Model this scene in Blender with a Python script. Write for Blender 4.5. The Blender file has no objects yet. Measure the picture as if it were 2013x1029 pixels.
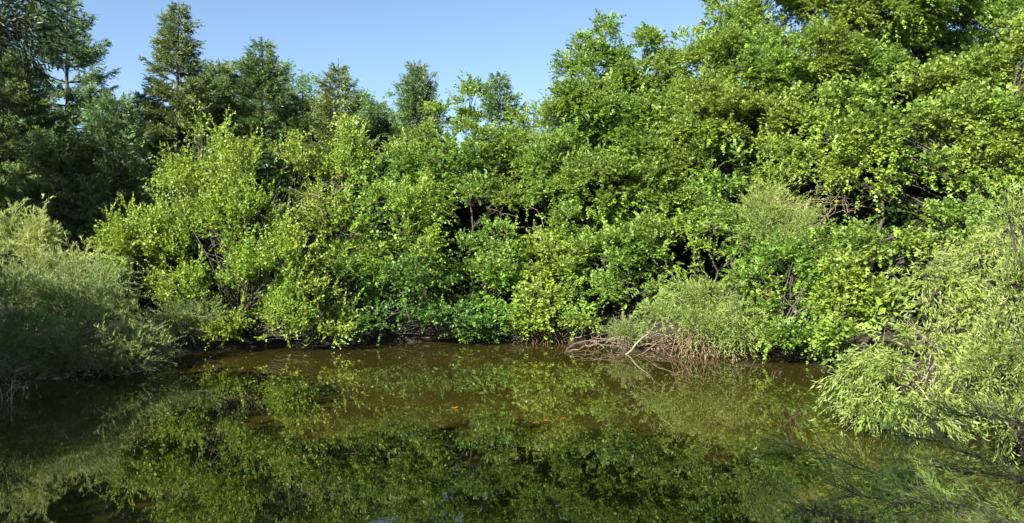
import bpy, math
import numpy as np

# ------------------------------------------------------------------ camera, sky, sun, exposure
CAM_H, F, CX, HOR = 2.6, 1520.0, 1006.5, 505.0       # photo pixels: 2013 wide
SUN_EL, SUN_AZ = 35.0, 38.0                            # azimuth: degrees behind-left of the viewer
S = bpy.context.scene
C = S.collection
cam = bpy.data.cameras.new("camera"); camo = bpy.data.objects.new("camera", cam); C.objects.link(camo)
camo.location = (0, 0, CAM_H); camo.rotation_euler = (math.radians(90), 0, 0)
cam.sensor_width = 36; cam.lens = 36 * F / 2013; cam.shift_y = (HOR - 514.5) / 2013
cam.clip_start = 0.05; cam.clip_end = 6000
S.camera = camo
W = bpy.data.worlds.new("World"); S.world = W; W.use_nodes = True
nt = W.node_tree; nt.nodes.clear()
sky = nt.nodes.new('ShaderNodeTexSky'); sky.sky_type = 'NISHITA'; sky.sun_disc = False
sky.sun_elevation = math.radians(SUN_EL)
sky.sun_rotation = math.radians(180 + SUN_AZ)
sky.air_density = 1.0; sky.dust_density = 0.3; sky.ozone_density = 3.0
bg = nt.nodes.new('ShaderNodeBackground'); bg.inputs[1].default_value = 0.058
wo = nt.nodes.new('ShaderNodeOutputWorld')
nt.links.new(sky.outputs[0], bg.inputs[0]); nt.links.new(bg.outputs[0], wo.inputs[0])
L = bpy.data.lights.new("sun", 'SUN'); L.energy = 5.0; L.angle = math.radians(0.5); L.color = (1.0, 0.95, 0.85)
Lo = bpy.data.objects.new("sun", L); C.objects.link(Lo)
Lo.rotation_euler = (math.radians(90 - SUN_EL), 0, math.radians(-SUN_AZ))
S.view_settings.view_transform = 'Standard'; S.view_settings.look = 'None'
S.view_settings.exposure = 1.85; S.view_settings.gamma = 1.0
S.cycles.max_bounces = 5; S.cycles.diffuse_bounces = 2; S.cycles.glossy_bounces = 2
S.cycles.transmission_bounces = 3; S.cycles.transparent_max_bounces = 4
S.cycles.caustics_reflective = False; S.cycles.caustics_refractive = False

# ------------------------------------------------------------------ helpers
def at(px, py, D):
    return np.array([(px - CX) / F * D, D, CAM_H + (HOR - py) / F * D])

def norm(v):
    return v / np.maximum(np.linalg.norm(v, axis=-1, keepdims=True), 1e-9)

def rdir(rng, n):
    return norm(rng.normal(size=(n, 3)))

def mesh_np(name, V, quads, m, parent=None, loc=(0, 0, 0), smooth=False):
    me = bpy.data.meshes.new(name)
    V = np.asarray(V, dtype=np.float32).reshape(-1, 3) - np.asarray(loc, dtype=np.float32)
    quads = np.asarray(quads, dtype=np.int32); k = quads.shape[1]; n = len(quads)
    me.vertices.add(len(V)); me.vertices.foreach_set('co', V.ravel())
    me.loops.add(n * k); me.loops.foreach_set('vertex_index', quads.ravel())
    me.polygons.add(n)
    me.polygons.foreach_set('loop_start', np.arange(n, dtype=np.int32) * k)
    me.polygons.foreach_set('loop_total', np.full(n, k, dtype=np.int32))
    if smooth: me.polygons.foreach_set('use_smooth', np.ones(n, dtype=bool))
    me.update(calc_edges=True)
    me.materials.append(m)
    o = bpy.data.objects.new(name, me); C.objects.link(o)
    if parent is not None: o.parent = parent
    else: o.location = loc
    return o

def root(name, loc, label, cat, group=None):
    o = bpy.data.objects.new(name, None); C.objects.link(o)
    o.location = loc; o.empty_display_size = 0.3
    o['label'] = label; o['category'] = cat
    if group: o['group'] = group
    return o

def prisms(P0, P1, R0, R1, n=4):
    """tapered n-sided tube segments, vectorised -> (V, quads)"""
    P0 = np.asarray(P0, float); P1 = np.asarray(P1, float)
    N = len(P0); R0 = np.broadcast_to(R0, (N,)); R1 = np.broadcast_to(R1, (N,))
    d = norm(P1 - P0)
    ref = np.where(np.abs(d[:, 2:3]) > 0.9, np.array([[1., 0, 0]]), np.array([[0, 0, 1.]]))
    a = norm(np.cross(d, ref)); b = np.cross(d, a)
    th = np.arange(n) / n * 2 * np.pi
    ring = a[:, None] * np.cos(th)[None, :, None] + b[:, None] * np.sin(th)[None, :, None]
    V = np.concatenate([P0[:, None] + ring * R0[:, None, None], P1[:, None] + ring * R1[:, None, None]], 1)
    i = np.arange(n); j = (i + 1) % n
    q = np.stack([i, j, j + n, i + n], 1)
    Q = (np.arange(N)[:, None, None] * 2 * n + q[None])
    return V.reshape(-1, 3), Q.reshape(-1, 4)

def join(parts):
    V, Q, o = [], [], 0
    for v, q in parts:
        V.append(v); Q.append(q + o); o += len(v)
    return np.concatenate(V), np.concatenate(Q)

def tube(P, R, n=7):
    """one connected tapered tube along polyline P"""
    P = np.asarray(P, float); R = np.asarray(R, float); N = len(P)
    d = norm(np.gradient(P, axis=0))
    ref = np.array([1., 0.2, 0]) if abs(d[:, 2]).mean() > 0.7 else np.array([0, 0, 1.])
    a = norm(np.cross(d, ref)); b = np.cross(d, a)
    th = np.arange(n) / n * 2 * np.pi
    V = P[:, None] + (a[:, None] * np.cos(th)[None, :, None] + b[:, None] * np.sin(th)[None, :, None]) * R[:, None, None]
    i = np.arange(n); j = (i + 1) % n
    Q = [np.stack([i + k * n, j + k * n, j + (k + 1) * n, i + (k + 1) * n], 1) for k in range(N - 1)]
    return V.reshape(-1, 3), np.concatenate(Q)

def bez(a, b, rng, n=7, bow=0.15, sag=0.0):
    a = np.asarray(a, float); b = np.asarray(b, float)
    t = np.linspace(0, 1, n)[:, None]; l = np.linalg.norm(b - a)
    c = rng.normal(size=3) * bow * l; c[2] += sag * l
    w = rng.normal(size=(n, 3)) * l * 0.018; w[0] = 0; w[-1] = 0
    return a * (1 - t) + b * t + c * (t * (1 - t)) * 2 + w

# ------------------------------------------------------------------ materials
def new_mat(name):
    m = bpy.data.materials.new(name); m.use_nodes = True
    t = m.node_tree; t.nodes.clear()
    out = t.nodes.new('ShaderNodeOutputMaterial')
    return m, t, out

def leaf_mat(name, dark, mid, light, rough=0.46, spec=0.36, trans=0.3, clump=1.6, odd=None, odd_amt=0.03, gain=1.36):
    dark, mid, light = [tuple(min(0.8, v * gain * q_) for v, q_ in zip(c_, (1.0, 1.09, 0.72))) for c_ in (dark, mid, light)]
    light = tuple(m_ + 0.62 * (l_ - m_) for m_, l_ in zip(mid, light))
    m, t, out = new_mat(name); N = t.nodes.new; K = t.links.new
    geo = N('ShaderNodeNewGeometry'); tc = N('ShaderNodeTexCoord')
    no = N('ShaderNodeTexNoise'); no.inputs['Scale'].default_value = clump; no.inputs['Detail'].default_value = 3
    K(geo.outputs['Position'], no.inputs['Vector'])
    ad = N('ShaderNodeMath'); ad.operation = 'MULTIPLY_ADD'
    K(geo.outputs['Random Per Island'], ad.inputs[0]); ad.inputs[1].default_value = 0.55
    mr = N('ShaderNodeMapRange'); mr.inputs[1].default_value = 0.3; mr.inputs[2].default_value = 0.7
    mr.inputs[3].default_value = 0.0; mr.inputs[4].default_value = 0.45
    K(no.outputs[0], mr.inputs[0]); K(mr.outputs[0], ad.inputs[2])
    r = N('ShaderNodeValToRGB'); e = r.color_ramp.elements
    e[0].position = 0.05; e[0].color = (*dark, 1); e[1].position = 0.95; e[1].color = (*light, 1)
    x = r.color_ramp.elements.new(0.5); x.color = (*mid, 1)
    K(ad.outputs[0], r.inputs[0]); col = r.outputs[0]
    if odd:
        # a few leaves of another colour: scramble the island number
        mu = N('ShaderNodeMath'); mu.operation = 'MULTIPLY'; mu.inputs[1].default_value = 37.7
        fr = N('ShaderNodeMath'); fr.operation = 'FRACT'; lt = N('ShaderNodeMath'); lt.operation = 'LESS_THAN'
        lt.inputs[1].default_value = odd_amt
        K(geo.outputs['Random Per Island'], mu.inputs[0]); K(mu.outputs[0], fr.inputs[0]); K(fr.outputs[0], lt.inputs[0])
        mx = N('ShaderNodeMixRGB'); mx.inputs[2].default_value = (*odd, 1)
        K(lt.outputs[0], mx.inputs[0]); K(col, mx.inputs[1]); col = mx.outputs[0]
    un = N('ShaderNodeHueSaturation'); un.inputs['Saturation'].default_value = 0.86; un.inputs['Value'].default_value = 1.12
    K(col, un.inputs['Color']); mb = N('ShaderNodeMixRGB'); K(geo.outputs['Backfacing'], mb.inputs[0]); K(col, mb.inputs[1]); K(un.outputs[0], mb.inputs[2])
    pn = N('ShaderNodeTexNoise'); pn.inputs['Scale'].default_value = 0.45; pn.inputs['Detail'].default_value = 2; K(geo.outputs['Position'], pn.inputs['Vector'])
    pr_ = N('ShaderNodeMapRange'); pr_.inputs[1].default_value = 0.35; pr_.inputs[2].default_value = 0.65; pr_.inputs[3].default_value = 0.480; pr_.inputs[4].default_value = 0.504
    K(pn.outputs[0], pr_.inputs[0]); hp = N('ShaderNodeHueSaturation'); K(pr_.outputs[0], hp.inputs['Hue']); K(mb.outputs[0], hp.inputs['Color']); col = hp.outputs[0]
    p = N('ShaderNodeBsdfPrincipled'); p.inputs['Roughness'].default_value = rough
    p.inputs['Specular IOR Level'].default_value = spec
    K(col, p.inputs['Base Color'])
    tr = N('ShaderNodeBsdfTranslucent')
    hs = N('ShaderNodeHueSaturation'); hs.inputs['Hue'].default_value = 0.485; hs.inputs['Saturation'].default_value = 1.1
    hs.inputs['Value'].default_value = 1.35
    K(col, hs.inputs['Color']); K(hs.outputs[0], tr.inputs[0])
    ms = N('ShaderNodeMixShader'); ms.inputs[0].default_value = trans
    K(p.outputs[0], ms.inputs[1]); K(tr.outputs[0], ms.inputs[2]); K(ms.outputs[0], out.inputs[0])
    return m

def rough_mat(name, c1, c2, scale, rough=0.85, bump=0.4, stretch=(1, 1, 1), detail=6, dist=0.03):
    m, t, out = new_mat(name); N = t.nodes.new; K = t.links.new
    tc = N('ShaderNodeTexCoord'); mp = N('ShaderNodeMapping'); mp.inputs['Scale'].default_value = stretch
    K(tc.outputs['Object'], mp.inputs[0])
    no = N('ShaderNodeTexNoise'); no.inputs['Scale'].default_value = scale; no.inputs['Detail'].default_value = detail
    K(mp.outputs[0], no.inputs['Vector'])
    r = N('ShaderNodeValToRGB'); e = r.color_ramp.elements
    e[0].position = 0.35; e[0].color = (*c1, 1); e[1].position = 0.68; e[1].color = (*c2, 1)
    K(no.outputs[0], r.inputs[0])
    p = N('ShaderNodeBsdfPrincipled'); p.inputs['Roughness'].default_value = rough; K(r.outputs[0], p.inputs['Base Color'])
    b = N('ShaderNodeBump'); b.inputs['Strength'].default_value = bump; b.inputs['Distance'].default_value = dist
    K(no.outputs[0], b.inputs['Height']); K(b.outputs[0], p.inputs['Normal']); K(p.outputs[0], out.inputs[0])
    return m

M = {}
M['alder'] = leaf_mat('alder_leaf', (0.068, 0.126, 0.020), (0.120, 0.192, 0.032), (0.205, 0.280, 0.068))
M['alder_warm'] = leaf_mat('alder_leaf_warm', (0.076, 0.132, 0.020), (0.132, 0.200, 0.032), (0.222, 0.290, 0.066))
M['deep'] = leaf_mat('deep_green_leaf', (0.034, 0.082, 0.016), (0.062, 0.128, 0.026), (0.112, 0.190, 0.046))
M['fresh'] = leaf_mat('fresh_green_leaf', (0.052, 0.115, 0.018), (0.095, 0.175, 0.028), (0.165, 0.250, 0.055), odd=(0.35, 0.30, 0.03), odd_amt=0.01)
M['golden'] = leaf_mat('golden_green_leaf', (0.072, 0.128, 0.014), (0.128, 0.192, 0.022), (0.215, 0.275, 0.042), odd=(0.36, 0.30, 0.03), odd_amt=0.02)
M['mulberry'] = leaf_mat('mulberry_leaf', (0.068, 0.125, 0.014), (0.118, 0.185, 0.022), (0.195, 0.260, 0.045))
M['yellow'] = leaf_mat('yellow_green_leaf', (0.090, 0.150, 0.020), (0.155, 0.215, 0.032), (0.240, 0.280, 0.060))
M['vine'] = leaf_mat('vine_leaf', (0.070, 0.120, 0.018), (0.120, 0.180, 0.028), (0.195, 0.250, 0.055), rough=0.48, spec=0.3, odd=(0.26, 0.32, 0.05), odd_amt=0.02)
M['willow'] = leaf_mat('willow_leaf', (0.070, 0.108, 0.024), (0.128, 0.168, 0.042), (0.225, 0.255, 0.090), rough=0.5)
M['willow_silhouette'] = leaf_mat('willow_leaf_silhouette', (0.02, 0.035, 0.012), (0.035, 0.06, 0.02), (0.06, 0.09, 0.03), rough=0.5, trans=0.12)  # leaf colour darkened so the top left branches read as a silhouette
M['feather'] = leaf_mat('feathery_foliage', (0.072, 0.118, 0.044), (0.125, 0.168, 0.066), (0.205, 0.236, 0.108), rough=0.6)
M['feather_gold'] = leaf_mat('feathery_foliage_gold', (0.085, 0.135, 0.035), (0.145, 0.195, 0.055), (0.235, 0.275, 0.095), rough=0.6)
M['plume_painted_sun'] = leaf_mat('plume_foliage_painted_sun', (0.12, 0.155, 0.055), (0.20, 0.235, 0.09), (0.31, 0.33, 0.15), rough=0.6)  # paler, yellower copy: sunlight on the bush top painted into the colour
M['feather_near'] = leaf_mat('feathery_foliage_near', (0.07, 0.115, 0.020), (0.12, 0.175, 0.030), (0.20, 0.25, 0.05), rough=0.6, trans=0.15)
M['feather_painted_shade'] = leaf_mat('feathery_foliage_painted_shade', (0.055, 0.100, 0.032), (0.090, 0.145, 0.050), (0.145, 0.200, 0.075), rough=0.6)  # bluer, darker copy: shade on the left bush put into the colour
M['needle'] = leaf_mat('conifer_needle', (0.030, 0.062, 0.018), (0.060, 0.100, 0.030), (0.105, 0.150, 0.050), rough=0.5, trans=0.12, clump=0.9, gain=1.5)
M['needle_blue'] = leaf_mat('conifer_needle_blue', (0.034, 0.066, 0.024), (0.068, 0.112, 0.045), (0.120, 0.168, 0.075), rough=0.5, trans=0.12, clump=0.9, gain=1.5)
M['needle_olive'] = leaf_mat('conifer_needle_olive', (0.042, 0.065, 0.018), (0.080, 0.108, 0.032), (0.130, 0.160, 0.055), rough=0.5, trans=0.12, clump=0.9, gain=1.5)
M['robinia'] = leaf_mat('robinia_leaf', (0.045, 0.105, 0.022), (0.080, 0.160, 0.035), (0.130, 0.215, 0.060))
M['painted_shade_leaf'] = leaf_mat('painted_shade_leaf', (0.006, 0.018, 0.004), (0.011, 0.030, 0.006), (0.020, 0.045, 0.009), trans=0.1)  # near-black green: deep canopy shade put into the leaf colour
M['bark'] = rough_mat('bark', (0.030, 0.023, 0.017), (0.085, 0.068, 0.052), 9, stretch=(3, 3, 0.6))
M['bark_pale'] = rough_mat('pale_bark', (0.13, 0.105, 0.075), (0.28, 0.235, 0.17), 9, stretch=(3, 3, 0.6))
M['deadwood'] = rough_mat('dead_wood', (0.10, 0.068, 0.043), (0.27, 0.20, 0.135), 12)
M['root'] = rough_mat('root_wood', (0.12, 0.068, 0.04), (0.30, 0.19, 0.12), 14)
M['reed'] = rough_mat('dry_reed', (0.22, 0.18, 0.10), (0.42, 0.36, 0.22), 14)

# ------------------------------------------------------------------ ground and water
POND = np.array([(-12.8, 9), (-12.4, 14.5), (-11.4, 17.2), (-9.3, 18.6), (-8.9, 21.0), (-6.5, 22.6), (-3, 23.6), (0.3, 24.0),
                 (3, 22.6), (5.6, 20.9), (8.2, 19.0), (9.3, 17.0), (8.6, 14.4), (7.6, 12.6), (7.2, 11), (7.6, 9), (7.0, 6.0),
                 (4.5, 3.6), (0, 2.6), (-8, 2.8), (-11.5, 4.5)], float)
def pond_sd(x, y):
    d = np.full(x.shape, 1e9); inside = np.zeros(x.shape, bool); n = len(POND)
    for i in range(n):
        a = POND[i]; b = POND[(i + 1) % n]; e = b - a
        t = np.clip(((x - a[0]) * e[0] + (y - a[1]) * e[1]) / (e @ e), 0, 1)
        d = np.minimum(d, np.hypot(x - a[0] - t * e[0], y - a[1] - t * e[1]))
        c = ((a[1] > y) != (b[1] > y)) & (x < (b[0] - a[0]) * (y - a[1]) / (b[1] - a[1] + 1e-12) + a[0])
        inside ^= c
    return np.where(inside, -d, d)
def ground_z(x, y):
    x = np.asarray(x, float); y = np.asarray(y, float)
    d = pond_sd(x, y) + 0.18 * np.sin(x * 2.3 + y) + 0.12 * np.sin(y * 3.1 - x * 1.7)
    z = 0.55 * np.tanh(d / 0.9) + 0.03 * np.clip(d, 0, 30)
    z = np.where(d > 0, z + 0.05 * np.sin(x * 1.3) * np.sin(y * 1.1) * np.clip(d, 0, 1), z)
    return np.where(d < 0, z - 0.02, z)
g = np.linspace(-1, 1, 300)
gx = np.sinh(g * 5.2) / np.sinh(5.2) * 2500; gy = gx + 16
X, Y = np.meshgrid(gx, gy, indexing='ij')
Z = ground_z(X, Y)
V = np.stack([X, Y, Z], -1).reshape(-1, 3); n = 300
I = np.arange(n - 1)[:, None] * n + np.arange(n - 1)[None]
Q = np.stack([I, I + n, I + n + 1, I + 1], -1).reshape(-1, 4)
M['soil'] = rough_mat('leaf_littered_soil', (0.010, 0.008, 0.005), (0.035, 0.025, 0.014), 6, bump=0.8, detail=10)
gr = mesh_np('ground', V, Q, M['soil'], smooth=True); gr['kind'] = 'structure'

m, t, out = new_mat('pond_water'); N = t.nodes.new; K = t.links.new
geo = N('ShaderNodeNewGeometry')
n1 = N('ShaderNodeTexNoise'); n1.inputs['Scale'].default_value = 2.2; n1.inputs['Detail'].default_value = 3
mp = N('ShaderNodeMapping'); mp.inputs['Scale'].default_value = (0.55, 1.6, 1); K(geo.outputs['Position'], mp.inputs[0])
K(mp.outputs[0], n1.inputs['Vector'])
n2 = N('ShaderNodeTexNoise'); n2.inputs['Scale'].default_value = 0.35; n2.inputs['Detail'].default_value = 4
K(geo.outputs['Position'], n2.inputs['Vector'])
r = N('ShaderNodeValToRGB'); e = r.color_ramp.elements
e[0].position = 0.3; e[0].color = (0.021, 0.0178, 0.0034, 1); e[1].position = 0.7; e[1].color = (0.034, 0.0285, 0.0052, 1)
K(n2.outputs[0], r.inputs[0])
bm_ = N('ShaderNodeBump'); bm_.inputs['Strength'].default_value = 0.04; bm_.inputs['Distance'].default_value = 0.006
n3 = N('ShaderNodeTexNoise'); n3.inputs['Scale'].default_value = 9; n3.inputs['Detail'].default_value = 2
K(mp.outputs[0], n3.inputs['Vector'])
ma = N('ShaderNodeMath'); ma.operation = 'MULTIPLY_ADD'; ma.inputs[1].default_value = 0.25
K(n3.outputs[0], ma.inputs[0]); K(n1.outputs[0], ma.inputs[2]); K(ma.outputs[0], bm_.inputs['Height'])
p = N('ShaderNodeBsdfPrincipled'); p.inputs['Roughness'].default_value = 0.0; p.inputs['IOR'].default_value = 1.9
K(r.outputs[0], p.inputs['Base Color']); K(bm_.outputs[0], p.inputs['Normal']); K(p.outputs[0], out.inputs[0])
wv = [(-24, 0, 0), (16, 0, 0), (16, 29, 0), (-24, 29, 0)]
wa = mesh_np('water', wv, [[0, 1, 2, 3]], m); wa['kind'] = 'structure'

# ------------------------------------------------------------------ foliage engine
def leaves(P, Dr, prm, rng):
    """P, Dr: spray roots and directions -> leaf quads"""
    N = len(P); K = prm.get('k', 9)
    Ls = prm['spray'] * rng.uniform(0.6, 1.35, N)
    up = np.array([0, 0, 1.])
    side = norm(np.cross(Dr, up) + rng.normal(size=(N, 3)) * prm.get('tilt', 0.35))
    t = (np.arange(K)[None] + rng.uniform(0, 1, (N, K))) / K
    s = np.where((np.arange(K)[None] + rng.integers(0, 2, (N, 1))) % 2, 1., -1.)
    D3 = np.repeat(Dr[:, None], K, 1); S3 = np.repeat(side[:, None], K, 1)
    if prm.get('round', 0):
        ph = rng.uniform(0, 2 * np.pi, (N, K, 1)); B = np.cross(D3, S3)
        S3 = S3 * np.cos(ph) + B * np.sin(ph)
    nr = np.cross(S3, D3)
    nr = np.where(nr[..., 2:3] < 0, -nr, nr) if not prm.get('round', 0) else nr
    pos = P[:, None] + D3 * (t * Ls[:, None])[..., None]
    pos[..., 2] -= prm.get('droop', 0.2) * (t ** 2) * Ls[:, None]
    a = prm.get('ang', 0.9) * rng.uniform(0.6, 1.3, (N, K, 1))
    ax = D3 * np.cos(a) + S3 * (s[..., None] * np.sin(a)) + rng.normal(size=(N, K, 3)) * prm.get('jit', 0.25)
    ax[..., 2] -= prm.get('hang', 0.15)
    ax = norm(ax)
    nr = norm(nr + rng.normal(size=(N, K, 3)) * prm.get('nj', 0.5) + np.array([0, 0, 1.]) * prm.get('nup', 0.3))
    wd = norm(np.cross(ax, nr)); nr = np.cross(wd, ax)
    ln = prm['len'] * rng.uniform(0.45, 1.3, (N, K, 1)); wi = ln * prm['asp'] * 0.5 * rng.uniform(0.75, 1.15, (N, K, 1))
    # taper towards the tip of the spray
    ln = ln * (1 - 0.35 * t[..., None])
    fo = wi * 0.3
    v0 = pos; v1 = pos + ax * ln * 0.42 + wd * wi + nr * fo; v2 = pos + ax * ln; v3 = pos + ax * ln * 0.42 - wd * wi + nr * fo
    return np.stack([v0, v1, v2, v3], 2).reshape(-1, 3)

SP = {
 'alder':   dict(len=0.084, asp=0.78, spray=0.38, k=16, dens=30, upb=0.2, droop=0.32, ang=0.85, tilt=0.25, nj=0.45, sqz=0.62, kz=2.1),
 'vine':    dict(len=0.100, asp=0.88, spray=0.42, k=12, dens=25, upb=0.1, droop=0.5, ang=1.1, tilt=0.4, hang=0.35, nj=0.4),
 'broad':   dict(len=0.100, asp=0.62, spray=0.40, k=14, dens=24, upb=0.35, droop=0.25, ang=0.85, tilt=0.4, hang=0.2),
 'shoot':   dict(len=0.105, asp=0.46, spray=0.50, k=17, dens=18, upb=0.65, droop=0.1, ang=0.8, tilt=0.5, hang=0.1, round=1, nj=0.5),
 'willow':  dict(len=0.155, asp=0.155, spray=0.50, k=16, dens=24, upb=0.0, droop=0.75, ang=0.55, tilt=0.6, hang=0.75, round=1, nj=0.5),
 'willowup': dict(len=0.10, asp=0.17, spray=0.45, k=18, dens=40, upb=0.7, droop=0.2, ang=0.5, tilt=0.6, hang=0.0, round=1, nj=0.5),
 'feather': dict(len=0.12, asp=0.11, spray=0.55, k=24, dens=42, upb=0.55, droop=0.35, ang=0.42, tilt=0.6, hang=0.05, round=1, nj=0.8),
 'robinia': dict(len=0.11, asp=0.5, spray=0.5, k=12, dens=13, upb=0.3, droop=0.5, ang=1.1, tilt=0.3, hang=0.1),
 'back':    dict(len=0.24, asp=0.7, spray=0.6, k=9, dens=8, upb=0.2, droop=0.2, ang=0.9, tilt=0.5),
}

def crown_points(lobes, prm, rng, npuff=1.0, dens=1.0, psize=1.0):
    """lobes: (centre, radii). returns spray roots, directions, puff centres"""
    PP, DD, PU = [], [], []
    for c, r in lobes:
        rm = (r[0] * r[2]) ** 0.5
        n = max(5, int(npuff * 13 * max(1.0, rm / 0.9) ** 1.3))
        u = rdir(rng, n * 3)
        keep = rng.uniform(size=len(u)) < np.where(u[:, 1] > 0.25, 0.35, 1.0) * np.where(u[:, 2] < -0.6, 0.4, 1.0)
        u = u[keep][:n]
        k = rng.uniform(0.55, 1.0, (len(u), 1))
        pc = c + u * r * k
        pr = psize * np.clip(rm * 0.38, 0.2, 0.68) * rng.uniform(0.6, 1.35, len(u))
        for q in range(len(u)):
            ns = max(5, int(dens * prm['dens'] * 2.6 * pr[q] ** 2 * 4))
            v = rdir(rng, ns)
            v[:, 1] = np.where((v[:, 1] > 0.3) & (rng.uniform(size=ns) < 0.5), -v[:, 1], v[:, 1])
            v[:, 2] = np.where((v[:, 2] < -0.3) & (rng.uniform(size=ns) < 0.6), -v[:, 2], v[:, 2])
            rad = pr[q] * rng.uniform(0.35, 1.0, (ns, 1)) ** 0.6
            sq = np.array([1.1, 1.1, prm.get('sqz', 0.95)])
            PP.append(pc[q] + v * rad * sq)
            d = v * 0.6 + u[q] * 0.55 + rng.normal(size=(ns, 3)) * 0.35
            d[:, 2] += prm['upb'] 
            DD.append(norm(d))
        PU.append(pc)
    return np.concatenate(PP), np.concatenate(DD), np.concatenate(PU)

# back wall of trees with shade-dark leaf colour is added further down
# hollows in the thicket: (photo x, y, half width, half height, distance, half depth)
HOLLOWS = [(at(a, b, D), 0.85 * np.array([c / F * D, dd, d / F * D])) for a, b, c, d, D, dd in [
    (1790, 388, 105, 30, 18.8, 3.0), (1730, 450, 50, 22, 18.2, 2.0), (1440, 325, 52, 38, 24.3, 3.0), (1475, 238, 45, 16, 24.6, 1.8), (1165, 372, 26, 24, 25.6, 2.0),
    (925, 440, 20, 40, 24.6, 3.0), (1255, 600, 42, 52, 23.2, 2.2), (1345, 500, 26, 34, 22.8, 2.0), (275, 425, 60, 45, 23.5, 3.0), (590, 358, 34, 22, 24.2, 2.0),
    (545, 640, 60, 28, 22.2, 1.6), (1790, 118, 50, 26, 26.0, 2.0), (880, 590, 26, 24, 23.6, 1.6), (1740, 655, 34, 26, 16.6, 1.5),
    (1175, 290, 40, 14, 26.2, 1.5), (1330, 300, 16, 34, 26.0, 1.8), (700, 540, 22, 28, 23.4, 1.5), (450, 470, 26, 18, 22.8, 1.2), (620, 500, 18, 30, 22.8, 1.5),
    (1560, 270, 40, 14, 24.0, 1.5), (1640, 190, 34, 18, 25.0, 1.5), (1850, 450, 50, 14, 17.5, 1.2), (1590, 440, 26, 20, 21.6, 1.5), (1060, 430, 40, 40, 25.0, 2.0),
    (1770, 590, 34, 50, 14.5, 2.0), (1880, 640, 40, 14, 12.4, 0.8), (385, 520, 36, 38, 22.3, 1.8), (290, 600, 26, 22, 21.2, 1.2), (430, 622, 34, 16, 21.6, 1.0), (640, 590, 26, 20, 22.6, 1.2), (720, 610, 30, 14, 22.8, 1.2), (1500, 430, 30, 10, 21.4, 0.8), (1480, 520, 34, 16, 20.4, 1.2), (1600, 560, 40, 12, 19.8, 1.0), (500, 560, 34, 12, 21.6, 1.0), (420, 440, 22, 14, 22.9, 1.0), (560, 400, 20, 40, 23.6, 1.5), (340, 500, 26, 16, 22.2, 1.0), (1400, 200, 34, 12, 25.0, 1.2), (1250, 420, 30, 16, 25.0, 1.4), (1120, 440, 26, 12, 25.0, 1.2), (1380, 390, 24, 24, 22.8, 1.4), (820, 470, 20, 26, 23.4, 1.2), (1900, 330, 40, 12, 18.3, 1.2), (1680, 300, 30, 10, 19.0, 1.0), (1780, 770, 40, 12, 11.3, 0.6), (1700, 700, 24, 12, 11.7, 0.6), (360, 560, 30, 16, 22.0, 1.0)]]
def carve(P, Dr, rng, amt=0.27, kz=1.35):
    # crevices between the boughs: a smooth random field, cells wider than tall
    n = 9; wl = rng.uniform(0.9, 2.3, (n, 1)); k = rdir(rng, n) * np.array([0.85, 0.8, kz]) * 2 * np.pi / wl
    f = np.sin(P @ k.T + rng.uniform(0, 6.28, n)).sum(1)
    keep = f + rng.normal(size=len(P)) * 0.25 > np.quantile(f, amt)
    for c, r in HOLLOWS:
        keep &= (((P - c) / r) ** 2).sum(1) > rng.uniform(0.75, 1.15, len(P))
    return P[keep], Dr[keep]

NLEAF = [0]
def crown(name, P, Dr, prm, m, par, loc, rng):
    V = leaves(P, Dr, prm, rng)
    # nothing grows below the water or out of the ground
    Vq = V.reshape(-1, 4, 3); ok = Vq[:, :, 2].min(1) > 0.015
    V = Vq[ok].reshape(-1, 3); NLEAF[0] += len(V) // 4
    Q = np.arange(len(V), dtype=np.int32).reshape(-1, 4)
    return mesh_np(name, V, Q, m, par, loc)

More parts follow.
